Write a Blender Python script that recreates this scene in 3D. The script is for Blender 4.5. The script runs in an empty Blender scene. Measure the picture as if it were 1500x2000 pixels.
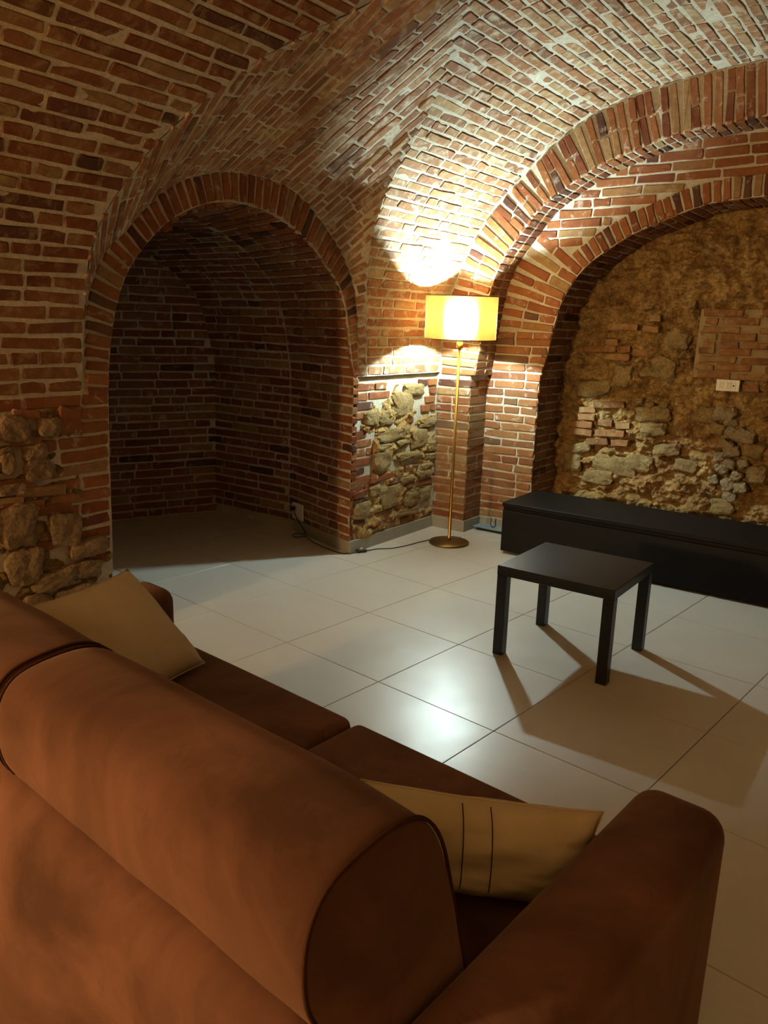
import bpy, bmesh, math, random
import numpy as np
from mathutils import Vector, Matrix, noise
random.seed(7); np.random.seed(7)
SC = bpy.context.scene
COL = SC.collection

# ------------------------------------------------------------------ camera, world, lights, exposure
CAM = Vector((3.2255, -4.1333, 1.5588))
CR = Vector((0.81091, 0.58449, 0.02810)); CU = Vector((-0.15871, 0.17346, 0.97197)); CF = Vector((-0.56323, 0.79264, -0.23343))
FPX = 1534.8
cd = bpy.data.cameras.new('camera'); cam = bpy.data.objects.new('camera', cd); COL.objects.link(cam)
M = Matrix.Identity(4)
for i in range(3):
    M[i][0] = CR[i]; M[i][1] = CU[i]; M[i][2] = -CF[i]; M[i][3] = CAM[i]
cam.matrix_world = M
cd.sensor_fit = 'HORIZONTAL'; cd.sensor_width = 36.0; cd.lens = 36.0*FPX/1500; cd.clip_start = .02
SC.camera = cam
W = bpy.data.worlds.new('world'); SC.world = W; W.use_nodes = True
W.node_tree.nodes['Background'].inputs[0].default_value = (0.010, 0.007, 0.004, 1)
W.node_tree.nodes['Background'].inputs[1].default_value = 0.3
SC.view_settings.view_transform = 'Standard'; SC.view_settings.look = 'None'
SC.view_settings.gamma = 1; SC.view_settings.use_curve_mapping = False
SC.view_settings.exposure = 0.0
BULB_POWER = 6000.0          # emission strength of the floor lamp's bulb
def point_light(name, loc, power, color, radius):
    l = bpy.data.lights.new(name, 'POINT'); l.energy = power; l.color = color; l.shadow_soft_size = radius
    o = bpy.data.objects.new(name, l); o.location = loc; COL.objects.link(o); return o
point_light('warm_room_lamp', (.42, -7.4, 1.72), 600, (1.0, 0.64, 0.27), .12)   # the lamp of the room's other half, behind the photographer

# ------------------------------------------------------------------ helpers
def tag(o, label, cat=None, group=None, kind=None):
    o['label'] = label
    if cat: o['category'] = cat
    if group: o['group'] = group
    if kind: o['kind'] = kind
    return o
def empty(name, loc=(0,0,0), rz=0, parent=None):
    o = bpy.data.objects.new(name, None); COL.objects.link(o); o.location = loc; o.rotation_euler = (0,0,rz)
    o.empty_display_size = .1
    if parent: o.parent = parent
    return o
def link(name, me, parent=None, mat=None):
    o = bpy.data.objects.new(name, me); COL.objects.link(o)
    if parent: o.parent = parent
    if mat and not me.materials: me.materials.append(mat)
    return o
def mesh(name, v, f, mat, smooth=False):
    me = bpy.data.meshes.new(name); me.from_pydata([tuple(map(float, p)) for p in v], [], f); me.update()
    if mat: me.materials.append(mat)
    if smooth:
        for p in me.polygons: p.use_smooth = True
    return me
def from_bm(name, bm, mat, parent=None, smooth=False):
    me = bpy.data.meshes.new(name); bm.normal_update(); bm.to_mesh(me); bm.free()
    if smooth:
        for p in me.polygons: p.use_smooth = True
    me.materials.append(mat)
    return link(name, me, parent)
def catmull(pts, per=8):
    pts = [np.array(p, float) for p in pts]
    P = [2*pts[0]-pts[1]] + pts + [2*pts[-1]-pts[-2]]
    out = []
    for i in range(1, len(P)-2):
        p0, p1, p2, p3 = P[i-1:i+3]
        for k in range(per):
            t = k/per
            out.append(.5*((2*p1)+(-p0+p2)*t+(2*p0-5*p1+4*p2-p3)*t*t+(-p0+3*p1-3*p2+p3)*t**3))
    out.append(pts[-1]); return np.array(out)
class Curve:
    """polyline with arc length lookup"""
    def __init__(s, pts, smooth=True, per=8):
        s.p = catmull(pts, per) if smooth else np.array(pts, float)
        d = np.linalg.norm(np.diff(s.p, axis=0), axis=1); s.s = np.concatenate([[0], np.cumsum(d)]); s.L = s.s[-1]
    def at(s, a): return np.array([np.interp(a, s.s, s.p[:, k]) for k in range(s.p.shape[1])])
    def tan(s, a):
        e = .01; d = s.at(min(a+e, s.L))-s.at(max(a-e, 0)); return d/np.linalg.norm(d)
    def by(s, key, val, want):   # interpolate coordinate `want` where coordinate `key` (monotonic) == val
        k = s.p[:, key]; o = np.argsort(k); return float(np.interp(val, k[o], s.p[o, want]))
def rbox(bm, c, size, bev=.01, seg=2, rot=None):
    r = bmesh.ops.create_cube(bm, size=1.0); vs = r['verts']
    for v in vs: v.co = Vector((v.co.x*size[0], v.co.y*size[1], v.co.z*size[2]))
    if bev > 0:
        es = list({e for v in vs for e in v.link_edges})
        rr = bmesh.ops.bevel(bm, geom=es, offset=bev, segments=seg, profile=.5, affect='EDGES')
        vs = list({v for f in rr['faces'] for v in f.verts} | {v for v in vs if v.is_valid})
    for v in vs:
        if rot is not None: v.co = rot @ v.co
        v.co += Vector(c)
    return vs
def tube(name, pts, r, mat, parent=None, n=8, smooth_path=True, per=6, closed_ends=True):
    P = catmull(pts, per) if smooth_path else np.array(pts, float)
    v, f = [], []
    up = None
    for i in range(len(P)):
        t = Vector(P[min(i+1, len(P)-1)]-P[max(i-1, 0)]).normalized()
        if up is None: up = t.orthogonal().normalized()
        up = (up - t*up.dot(t))
        up = up.normalized() if up.length > 1e-6 else t.orthogonal().normalized()
        w = t.cross(up)
        for k in range(n):
            a = 2*math.pi*k/n; v.append(Vector(P[i]) + (up*math.cos(a)+w*math.sin(a))*r)
    for i in range(len(P)-1):
        for k in range(n):
            f.append((i*n+k, i*n+(k+1) % n, (i+1)*n+(k+1) % n, (i+1)*n+k))
    if closed_ends: f.append(tuple(range(n))[::-1]); f.append(tuple(range((len(P)-1)*n, len(P)*n)))
    return link(name, mesh(name, v, f, mat, True), parent)
def lathe(name, prof, mat, parent=None, n=48, loc=(0,0,0), smooth=True, cap=False):
    v, f = [], []
    for r, z in prof:
        for k in range(n):
            a = 2*math.pi*k/n; v.append((r*math.cos(a), r*math.sin(a), z))
    for i in range(len(prof)-1):
        for k in range(n): f.append((i*n+k, i*n+(k+1) % n, (i+1)*n+(k+1) % n, (i+1)*n+k))
    if cap: f.append(tuple(range(n))[::-1]); f.append(tuple(range((len(prof)-1)*n, len(prof)*n)))
    o = link(name, mesh(name, v, f, mat, smooth), parent); o.location = loc; return o
def proj(p):
    d = Vector(p)-CAM; z = d.dot(CF)
    if z < .05: return None
    return 750+FPX*d.dot(CR)/z, 1000-FPX*d.dot(CU)/z, z
def seen(p, m=900):
    q = proj(p); return q is not None and -m < q[0] < 1500+m and -m < q[1] < 2000+m

# ------------------------------------------------------------------ materials
class NT:
    def __init__(s, name):
        s.m = bpy.data.materials.new(name); s.m.use_nodes = True; s.n = s.m.node_tree.nodes; s.l = s.m.node_tree.links
        s.b = s.n['Principled BSDF']
    def node(s, t, **kw):
        n = s.n.new(t)
        for k, v in kw.items():
            if k in n.inputs: n.inputs[k].default_value = v
            else: setattr(n, k, v)
        return n
    def ln(s, a, b): s.l.new(a, b)
    def pos(s):
        if not hasattr(s, '_g'): s._g = s.node('ShaderNodeNewGeometry')
        return s._g.outputs['Position']
    def objc(s):
        if not hasattr(s, '_t'): s._t = s.node('ShaderNodeTexCoord')
        return s._t.outputs['Object']
    def noise(s, scale, detail=3, rough=.55, vec=None, dist=0.0):
        n = s.node('ShaderNodeTexNoise', Scale=scale, Detail=detail, Roughness=rough, Distortion=dist)
        s.ln(vec or s.pos(), n.inputs['Vector']); return n.outputs['Fac']
    def ramp(s, fac, stops, interp='LINEAR'):
        r = s.node('ShaderNodeValToRGB'); r.color_ramp.interpolation = interp
        e = r.color_ramp.elements
        while len(e) < len(stops): e.new(.5)
        for el, (p, c) in zip(e, stops): el.position = p; el.color = (*c, 1) if len(c) == 3 else c
        s.ln(fac, r.inputs['Fac']); return r.outputs['Color']
    def mr(s, fac, a, b, c=0., d=1.):
        n = s.node('ShaderNodeMapRange'); n.inputs[1].default_value = a; n.inputs[2].default_value = b
        n.inputs[3].default_value = c; n.inputs[4].default_value = d; s.ln(fac, n.inputs[0]); return n.outputs[0]
    def mix(s, fac, a, b, mode='MIX'):
        n = s.node('ShaderNodeMix', data_type='RGBA', blend_type=mode)
        for sock, val in ((n.inputs[0], fac), (n.inputs[6], a), (n.inputs[7], b)):
            if hasattr(val, 'is_linked') or hasattr(val, 'links'): s.ln(val, sock)
            else: sock.default_value = val if not isinstance(val, tuple) else (*val, 1) if len(val) == 3 else val
        return n.outputs[2]
    def bump(s, h, strength, dist, normal=None):
        b = s.node('ShaderNodeBump', Strength=strength, Distance=dist); s.ln(h, b.inputs['Height'])
        if normal: s.ln(normal, b.inputs['Normal'])
        s.ln(b.outputs['Normal'], s.b.inputs['Normal']); return b.outputs['Normal']
    def out(s, color=None, rough=.8, spec=.3, metal=0.):
        if color is not None:
            if isinstance(color, tuple): s.b.inputs['Base Color'].default_value = (*color, 1)
            else: s.ln(color, s.b.inputs['Base Color'])
        if isinstance(rough, (int, float)): s.b.inputs['Roughness'].default_value = rough
        else: s.ln(rough, s.b.inputs['Roughness'])
        s.b.inputs['Specular IOR Level'].default_value = spec; s.b.inputs['Metallic'].default_value = metal
        return s.m
MORTAR = (0.54, 0.49, 0.41)
def brick_mat(name, smear, pale, smc=None, pc=(.40, .28, .17), dark=1.):
    t = NT(name)
    a = t.node('ShaderNodeAttribute', attribute_name='tint')
    base = t.ramp(a.outputs['Fac'], [(0.0, (.060, .030, .022)), (.14, (.115, .046, .028)), (.3, (.180, .056, .026)), (.5, (.245, .080, .030)),
                                     (.68, (.30, .115, .042)), (.84, (.30, .150, .060)), (1.0, (.34, .215, .10))])
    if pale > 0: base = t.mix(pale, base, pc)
    n1 = t.noise(26, 4, .65); base = t.mix(t.mr(n1, .35, .7, .75, 0.), base, t.mix(1., base, (.62, .58, .55), 'MULTIPLY'))
    n2 = t.noise(1.1, 3, .6); base = t.mix(t.mr(n2, .5, .72, 0., .45), base, (.30, .19, .085))
    n3 = t.noise(13, 5, .7, dist=.6); base = t.mix(t.mr(n3, .62-smear*.35, .78-smear*.2, 0., .85), base, smc or MORTAR)
    n4 = t.noise(170, 4, .7); n5 = t.noise(45, 3, .6)
    hgt = t.mix(.5, n4, n5)
    t.bump(hgt, .55, .006)
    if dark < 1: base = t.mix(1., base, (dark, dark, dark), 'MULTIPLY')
    return t.out(base, .92, .15)
def mortar_mat(name, c1, c2):
    t = NT(name); n = t.noise(7, 5, .6); c = t.ramp(n, [(.3, c2), (.65, c1)])
    n2 = t.noise(60, 4, .7); c = t.mix(t.mr(n2, .3, .65, .6, 0.), c, t.mix(1., c, (.55, .5, .42), 'MULTIPLY'))
    n3 = t.noise(1.3, 2, .5); c = t.mix(t.mr(n3, .45, .7, 0., .4), c, (.36, .27, .13))
    t.bump(t.mix(.5, n2, t.noise(22, 3, .6)), .7, .012); return t.out(c, .95, .1)
M_BRICK = brick_mat('old_brick', .12, .0, dark=.9)
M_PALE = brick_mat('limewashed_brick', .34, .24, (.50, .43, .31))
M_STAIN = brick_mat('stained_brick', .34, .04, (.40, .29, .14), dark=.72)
M_OCHREB = brick_mat('earthy_brick', .40, .34, (.34, .24, .11), (.30, .19, .085))
M_MORT = mortar_mat('lime_mortar', MORTAR, (.42, .37, .29))
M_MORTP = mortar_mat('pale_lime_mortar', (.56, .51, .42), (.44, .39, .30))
def earth_mat(name, dark=1.0):
    t = NT(name)
    n1 = t.noise(3.2, 6, .65, dist=.4); n2 = t.noise(16, 6, .7); n3 = t.noise(70, 4, .7)
    c = t.ramp(n1, [(.28, (.15*dark, .090*dark, .040*dark)), (.42, (.29*dark, .185*dark, .075*dark)), (.55, (.36*dark, .245*dark, .10*dark)), (.72, (.37*dark, .28*dark, .15*dark))])
    c = t.mix(t.mr(n2, .38, .6, .8, 0.), c, t.mix(1., c, (.5, .44, .36), 'MULTIPLY'))
    c = t.mix(t.mr(t.noise(2.1, 3, .5), .58, .7, 0., .6), c, (.26, .10, .045))
    c = t.mix(t.mr(t.noise(6.0, 4, .6), .64, .72, 0., .7), c, (.46, .42, .33))
    n4 = t.noise(34, 6, .75, dist=.5); c = t.mix(t.mr(n4, .36, .5, .7, 0.), c, t.mix(1., c, (.42, .36, .28), 'MULTIPLY'))
    t.bump(t.mix(.5, t.mix(.5, n3, n2), n4), 1.0, .045); return t.out(c, .97, .08)
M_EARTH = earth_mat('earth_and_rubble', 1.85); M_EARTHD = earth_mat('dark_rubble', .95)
def stone_mat(name, c1, c2):
    t = NT(name); n = t.noise(9, 5, .65); n2 = t.noise(55, 5, .75)
    c = t.ramp(n, [(.3, c2), (.66, c1)]); c = t.mix(t.mr(n2, .36, .52, .75, 0.), c, t.mix(1., c, (.5, .42, .32), 'MULTIPLY'))
    t.bump(t.mix(.4, n2, n), 1.0, .018); return t.out(c, .95, .1)
M_STONE = stone_mat('ochre_limestone', (.36, .265, .125), (.23, .155, .07)); M_STONEG = stone_mat('grey_stone', (.37, .31, .20), (.24, .185, .11))
def tile_mat():
    t = NT('pale_porcelain_tile'); n = t.noise(2.6, 5, .6); n2 = t.noise(28, 4, .6)
    c = t.ramp(n, [(.3, (.57, .535, .475)), (.7, (.62, .585, .525))]); c = t.mix(t.mr(n2, .3, .7, .12, 0.), c, (.54, .50, .43))
    t.bump(t.noise(9, 3, .5), .06, .01)
    return t.out(c, t.mr(t.noise(5, 4, .6), .3, .7, .31, .40), .55)
M_TILE = tile_mat()
def plain(name, col, rough=.6, spec=.4, metal=0., grain=None, bump=0.0):
    t = NT(name); c = col
    if grain: n = t.noise(grain, 4, .6, vec=t.objc()); c = t.mix(t.mr(n, .3, .7, 0., .5), col, tuple(x*.7 for x in col))
    if bump: t.bump(t.noise(220, 3, .6, vec=t.objc()), bump, .004)
    return t.out(c, rough, spec, metal)
M_GROUT = plain('tile_grout', (.22, .20, .17), .9, .1)
M_SKIRT = plain('grey_skirting_tile', (.31, .285, .225), .45, .4, grain=9)
M_BRASS = plain('aged_brass', (.56, .34, .10), .32, .5, 1.0)
M_BRASSD = plain('dark_brass', (.24, .15, .055), .4, .5, 1.0)
M_BLACKP = plain('black_plastic', (.012, .012, .012), .45, .4)
M_WHITEP = plain('white_plastic', (.70, .68, .62), .35, .4)
M_GREYP = plain('grey_plastic', (.40, .39, .36), .4, .4)
def wood_mat(name, c1, c2, rough, spec):
    t = NT(name); mp = t.node('ShaderNodeMapping'); mp.inputs['Scale'].default_value = (2.0, 38, 38); t.ln(t.objc(), mp.inputs['Vector'])
    n = t.noise(3.0, 5, .65, vec=mp.outputs['Vector']); c = t.ramp(n, [(.35, c1), (.65, c2)])
    t.bump(n, .12, .003); return t.out(c, rough, spec)
M_OAKB = wood_mat('black_stained_veneer', (.004, .004, .0045), (.009, .0085, .0085), .55, .18)
M_TABLE = wood_mat('black_brown_laminate', (.008, .0075, .008), (.013, .012, .012), .36, .45)
def suede():
    t = NT('brown_microsuede'); n = t.noise(2.3, 5, .58, vec=t.objc(), dist=.9); n2 = t.noise(14, 5, .7, vec=t.objc(), dist=.5)
    c = t.ramp(n, [(.36, (.062, .027, .017)), (.5, (.112, .050, .033)), (.64, (.165, .076, .052))])
    c = t.mix(t.mr(n2, .52, .68, 0., .6), c, (.085, .040, .028))
    t.bump(t.noise(700, 2, .5, vec=t.objc()), .25, .001)
    t.b.inputs['Sheen Weight'].default_value = .22; t.b.inputs['Sheen Roughness'].default_value = .45; t.b.inputs['Sheen Tint'].default_value = (.75, .5, .38, 1)
    return t.out(c, .95, .08)
M_SUEDE = suede(); M_SEAM = plain('brown_thread', (.045, .018, .008), .9, .1)
def canvas():
    t = NT('beige_canvas'); w = t.node('ShaderNodeTexWave', Scale=260.0, Distortion=.3); t.ln(t.objc(), w.inputs['Vector'])
    n = t.noise(5, 4, .6, vec=t.objc()); c = t.ramp(n, [(.3, (.45, .37, .25)), (.7, (.54, .45, .315))])
    t.bump(w.outputs['Fac'], .15, .0008); return t.out(c, .9, .1)
M_CANVAS = canvas()
def shade_mat():
    t = NT('tan_lamp_shade_fabric'); n = t.n; b = t.b
    tr = t.node('ShaderNodeBsdfTranslucent'); tr.inputs['Color'].default_value = (.135, .046, .008, 1)
    rf = t.node('ShaderNodeBsdfRefraction', Roughness=1.0, IOR=.66); rf.inputs['Color'].default_value = (.95, .46, .15, 1)
    df = t.node('ShaderNodeBsdfDiffuse'); df.inputs['Color'].default_value = (.55, .36, .14, 1)
    m1 = t.node('ShaderNodeMixShader'); m1.inputs[0].default_value = .5; t.ln(tr.outputs[0], m1.inputs[1]); t.ln(rf.outputs[0], m1.inputs[2])
    m2 = t.node('ShaderNodeMixShader'); m2.inputs[0].default_value = .58; t.ln(m1.outputs[0], m2.inputs[1]); t.ln(df.outputs[0], m2.inputs[2])
    t.ln(m2.outputs[0], n['Material Output'].inputs['Surface']); return t.m
M_SHADE = shade_mat()
def emit(name, col, s):
    t = NT(name); e = t.node('ShaderNodeEmission', Strength=s); e.inputs['Color'].default_value = (*col, 1)
    t.ln(e.outputs[0], t.n['Material Output'].inputs['Surface']); return t.m
M_BULB = emit('lit_bulb', (.74, 1.0, 1.0), BULB_POWER)
def glass():
    t = NT('bluish_glass_sheet'); t.b.inputs['Transmission Weight'].default_value = .25
    return t.out((.30, .40, .46), .08, .6)
M_GLASS = glass()

# ------------------------------------------------------------------ bricks
def brick_variant(lx, ly, tint, mats, depth=.045):
    """one irregular brick, front face at z=0, made at real size, 48 triangles"""
    hx, hy = lx/2, ly/2; j = lambda s: random.gauss(0, s)
    c = random.uniform(.002, .008)
    out = [(-hx, -hy+c), (-hx+c, -hy), (0, -hy), (hx-c, -hy), (hx, -hy+c), (hx, hy-c), (hx-c, hy), (0, hy), (-hx+c, hy), (-hx, hy-c)]
    out = [(x+j(.0030), y+j(.0022)) for x, y in out]
    ins = []
    for x, y in out:
        k = random.uniform(.0022, .0050)
        ins.append((x-math.copysign(min(k, abs(x)), x), y-math.copysign(min(k, abs(y)), y)))
    tilt = (j(.008), j(.03))
    v = [(x, y, x*tilt[0]+y*tilt[1]+j(.0007)) for x, y in ins] + [(x, y, -.005+j(.001)) for x, y in out] + [(x, y, -depth) for x, y in out]
    n = 10; f = [tuple(range(n))]
    for r in (0, 1):
        for k in range(n): f.append((r*n+k, (r+1)*n+k, (r+1)*n+(k+1) % n, r*n+(k+1) % n))
    me = mesh('brick', v, f, None)
    a = me.attributes.new('tint', 'FLOAT', 'POINT'); a.data.foreach_set('value', [tint]*len(v))
    return me, np.array(v, float), f, tint
def rand_tint(bias=0.):
    return min(1, max(0, random.choice([.12, .26, .34, .40, .46, .5, .54, .6, .64, .68, .72, .78, .92]) + random.uniform(-.05, .05) + bias))
LIB = {}
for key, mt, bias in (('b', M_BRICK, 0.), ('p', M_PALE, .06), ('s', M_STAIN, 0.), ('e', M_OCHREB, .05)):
    for kind, (lx, ly) in (('S', (.26, .05)), ('H', (.125, .05))):
        arr = []
        for k in range(36):
            vv = brick_variant(lx, ly, rand_tint(bias), None); vv[0].materials.append(mt); arr.append(vv)
        LIB[key+kind] = arr
class Masonry:
    """the bricks of one piece of the setting"""
    def __init__(s, owner, key='b', mort=None): s.o = owner; s.k = key; s.items = []; s.pr = (.0015, .006) if key in 'pse' else (.003, .009)
    def add(s, c, t, n, L, H, proud=None, jit=1.0):
        c = Vector(c); t = Vector(t).normalized(); n = Vector(n).normalized(); t = (t-n*t.dot(n)).normalized(); b = n.cross(t)
        a = random.gauss(0, .010)*jit; t, b = t*math.cos(a)+b*math.sin(a), b*math.cos(a)-t*math.sin(a)
        if proud is None: proud = random.uniform(*s.pr)
        if not seen(c): return
        kind, l0 = ('S', .26) if L > .185 else ('H', .125)
        lib = s.k+kind; i = random.randrange(36)
        if random.random() < .5: t, b = -t, -b
        m = Matrix.Identity(4); c = c+n*proud
        for r in range(3): m[r][0] = t[r]*L/l0; m[r][1] = b[r]*H/.05; m[r][2] = n[r]; m[r][3] = c[r]
        q = proj(c); inside = 0 < q[0] < 1500 and 0 < q[1] < 2000
        vis = L*H*max(.05, n.dot((CAM-c).normalized()))/q[2]**2 * (1 if inside else .02)
        s.items.append((vis, m, lib, i))
    def row(s, a, b, n, H, off=None, proud=None, minl=.05, skip=None, stretcher=.68):
        """bricks along the straight line a-b; n(p) or a vector gives the outward normal"""
        a = np.array(a, float); b = np.array(b, float); L = np.linalg.norm(b-a)
        if L < minl: return
        t = (b-a)/L; x = -random.uniform(0, .26) if off is None else off
        while x < L:
            l = random.gauss(.268, .014) if random.random() < stretcher else random.gauss(.13, .008)
            x0, x1 = max(x, 0.), min(x+l, L)
            if L-x1 < .05: x1 = L
            if x1-x0 > minl:
                c = a+t*(x0+x1)/2
                if skip is None or not skip(c, x1-x0):
                    nn = n(c) if callable(n) else n
                    s.add(c+t*(.5*((0 if x0 <= 0 else .006)-(0 if x1 >= L else .006))), t, nn, x1-x0-(0 if x0 <= 0 else .006)-(0 if x1 >= L else .006), H, proud)
            x = x1+.001 if x1 == L else x+l
    def finish(s, limit=300):
        s.items.sort(key=lambda r: -r[0])
        for vis, m, lib, i in s.items[:limit]:
            o = bpy.data.objects.new('brick', LIB[lib][i][0]); COL.objects.link(o); o.parent = s.o; o.matrix_world = m
            o.matrix_parent_inverse = Matrix.Identity(4); o.matrix_basis = m
        rest = s.items[limit:]
        if rest:
            V, Fc, T, base = [], [], [], 0
            for vis, m, lib, i in rest:
                me, v, f, tint = LIB[lib][i]; mm = np.array(m); V.append(v@mm[:3, :3].T+mm[:3, 3])
                Fc += [tuple(k+base for k in q) for q in f]; T += [tint]*len(v); base += len(v)
            me = mesh('brickwork', np.concatenate(V), Fc, LIB[rest[0][2]][0][0].materials[0])
            a = me.attributes.new('tint', 'FLOAT', 'POINT'); a.data.foreach_set('value', T)
            o = link('brickwork', me, s.o); o['kind'] = 'stuff'
def grid_mesh(name, P, mat, amp=.004, freq=14., smooth=True, ox=0.):
    """P[i][j] points -> quad surface with a little real unevenness"""
    P = np.array(P, float); ni, nj = P.shape[:2]
    v = []
    for i in range(ni):
        for j in range(nj):
            p = Vector(P[i, j])
            if amp: p += noise.noise_vector(p*freq+Vector((ox, 0, 0)))*amp
            v.append(p)
    f = [(i*nj+j, (i+1)*nj+j, (i+1)*nj+j+1, i*nj+j+1) for i in range(ni-1) for j in range(nj-1)]
    return mesh(name, v, f, mat, smooth)
def structure(name, me, label):
    o = link(name, me); o['kind'] = 'structure'; o['label'] = label; return o
def bil(a, b, c, d, ni, nj):
    a, b, c, d = map(lambda q: np.array(q, float), (a, b, c, d))
    return [[a*(1-u)*(1-w)+b*u*(1-w)+c*u*w+d*(1-u)*w for w in np.linspace(0, 1, nj)] for u in np.linspace(0, 1, ni)]

# ------------------------------------------------------------------ the vault's curves (metres; x into the room, y along the left wall, z up)
XC = 2.25
def mirror(h): return h + [(2*XC-x, z) for x, z in h[::-1][1:]]
BAR_H = [(.030, 1.21), (.042, 1.5), (.085, 1.75), (.12, 1.85), (.185, 2.0), (.262, 2.14), (.35, 2.275), (.455, 2.4), (.615, 2.548), (.8, 2.712), (.982, 2.835), (1.156, 2.912), (1.323, 2.967), (1.567, 3.011), (1.77, 3.035), (1.948, 3.05), (2.25, 3.062)]
BAR = Curve(mirror(BAR_H), per=5)
SOF_H = [(.335, 1.2), (.365, 1.45), (.402, 1.69), (.438, 1.86), (.497, 2.0), (.577, 2.11), (.66, 2.21), (.722, 2.29), (.80, 2.365), (.925, 2.445), (1.05, 2.52), (1.19, 2.585), (1.40, 2.65), (1.607, 2.705), (1.84, 2.738), (2.1, 2.758), (2.25, 2.762)]
SOF = Curve(mirror(SOF_H), per=5)
OPN_H = [(.735, 1.18), (.765, 1.3), (.79, 1.40), (.805, 1.504), (.826, 1.602), (.858, 1.734), (.909, 1.829), (.963, 1.912), (1.034, 1.993), (1.143, 2.071), (1.32, 2.177), (1.495, 2.246), (1.724, 2.327), (1.901, 2.356), (2.119, 2.368), (2.25, 2.37)]
OPN = Curve(mirror(OPN_H), per=5)
NIN = Curve([(.0, 0), (.006, .5), (.016, 1.0), (.016, 1.2), (-.005, 1.33), (-.04, 1.493), (-.075, 1.64), (-.136, 1.765), (-.288, 1.906), (-.454, 2.022), (-.673, 2.115), (-.874, 2.154), (-1.062, 2.156), (-1.238, 2.118), (-1.405, 2.048), (-1.533, 1.963), (-1.674, 1.822), (-1.752, 1.702), (-1.812, 1.538), (-1.845, 1.363), (-1.862, 1.2), (-1.885, .9), (-1.896, .5), (-1.90, 0)], per=5)   # niche arch intrados in the plane x=0 (y, z)
# lunette: niche extrados A (y,z at x=0)  ->  groin G (x,y,z)
LUN = [((-1.985, 1.21), (.0, -2.0, 1.21)), ((-1.968, 1.5), (.030, -2.0, 1.5)), ((-1.94, 1.648), (.082, -1.995, 1.72)), ((-1.90, 1.74), (.125, -1.985, 1.85)), ((-1.869, 1.807), (.178, -1.955, 1.98)),
       ((-1.80, 1.88), (.25, -1.89, 2.115)), ((-1.753, 1.918), (.335, -1.817, 2.25)), ((-1.68, 1.985), (.418, -1.743, 2.355)), ((-1.618, 2.045), (.503, -1.676, 2.445)), ((-1.555, 2.10), (.597, -1.60, 2.531)),
       ((-1.494, 2.149), (.696, -1.51, 2.62)), ((-1.366, 2.218), (.82, -1.378, 2.725)), ((-1.27, 2.25), (.932, -1.275, 2.80)), ((-1.182, 2.278), (1.06, -1.19, 2.871)), ((-1.06, 2.298), (1.25, -1.06, 2.945)),
       ((-.967, 2.306), (1.38, -.95, 2.982)), ((-.85, 2.308), (1.28, -.84, 2.955)), ((-.754, 2.306), (1.197, -.752, 2.926)), ((-.65, 2.291), (1.099, -.658, 2.89)), ((-.566, 2.272), (.979, -.54, 2.833)),
       ((-.48, 2.235), (.871, -.43, 2.762)), ((-.41, 2.195), (.757, -.345, 2.676)), ((-.35, 2.15), (.635, -.285, 2.566)), ((-.29, 2.11), (.521, -.235, 2.464)), ((-.242, 2.069), (.392, -.19, 2.33)),
       ((-.16, 2.0), (.295, -.15, 2.195)), ((-.088, 1.916), (.205, -.105, 2.04)), ((-.03, 1.82), (.125, -.02, 1.86)), ((.015, 1.68), (.075, .035, 1.7)), ((.045, 1.45), (.042, .095, 1.48)), ((.05, 1.21), (.030, .12, 1.21))]
LA = catmull([(0, a[0], a[1]) for a, g in LUN], 4); LG = catmull([g for a, g in LUN], 4)
NOUT = LA[:, 1:]
iap = int(np.argmax(LG[:, 0])); XAP = LG[iap, 0]
_g1 = LG[:iap+1]; _g2 = LG[iap:][::-1]
def yg1(x): return float(np.interp(x, _g1[:, 0], _g1[:, 1])) if x < XAP else -.95
def yg2(x): return float(np.interp(x, _g2[:, 0], _g2[:, 1])) if x < XAP else -.95
def shift(x): return .238*min(1., max(0., -x/.77))                  # the niche runs askew into the wall
def back_x(y): return -1.59+(y-.25)*(.34/.78)

# ------------------------------------------------------------------ floor
fl = structure('floor', mesh('floor', [(-4, -10.2, -.012), (5.2, -10.2, -.012), (5.2, 2.2, -.012), (-4, 2.2, -.012), (-4, -10.2, -.06), (5.2, -10.2, -.06), (5.2, 2.2, -.06), (-4, 2.2, -.06)],
               [(0, 1, 2, 3), (4, 7, 6, 5), (0, 4, 5, 1), (1, 5, 6, 2), (2, 6, 7, 3), (3, 7, 4, 0)], M_GROUT), 'pale large-format porcelain tile floor with thin dark joints')
TX, TY = .6191, .6; tex = Vector((.99415, -.108, 0)); tey = Vector((.108, .99415, 0)); T0 = Vector((.2446, -.1669, 0))
bm = bmesh.new(); rbox(bm, (TX/2, -TY/2, -.0055), (TX-.0035, TY-.0035, .011), .0012, 1)
tme = bpy.data.meshes.new('tile'); bm.to_mesh(tme); bm.free(); tme.materials.append(M_TILE)
for i in range(-7, 9):
    for j in range(-4, 18):
        p = T0+tex*(TX*i)-tey*(TY*j); c = p+tex*TX/2-tey*TY/2
        if not (-2.7 < c.x < 4.8 and -10.0 < c.y < 1.95) or (c.x < -.35 and c.y < -2.6): continue
        o = bpy.data.objects.new('tile', tme); COL.objects.link(o); o.parent = fl; o.location = p; o.rotation_euler = (0, 0, math.radians(-6.2))

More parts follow.
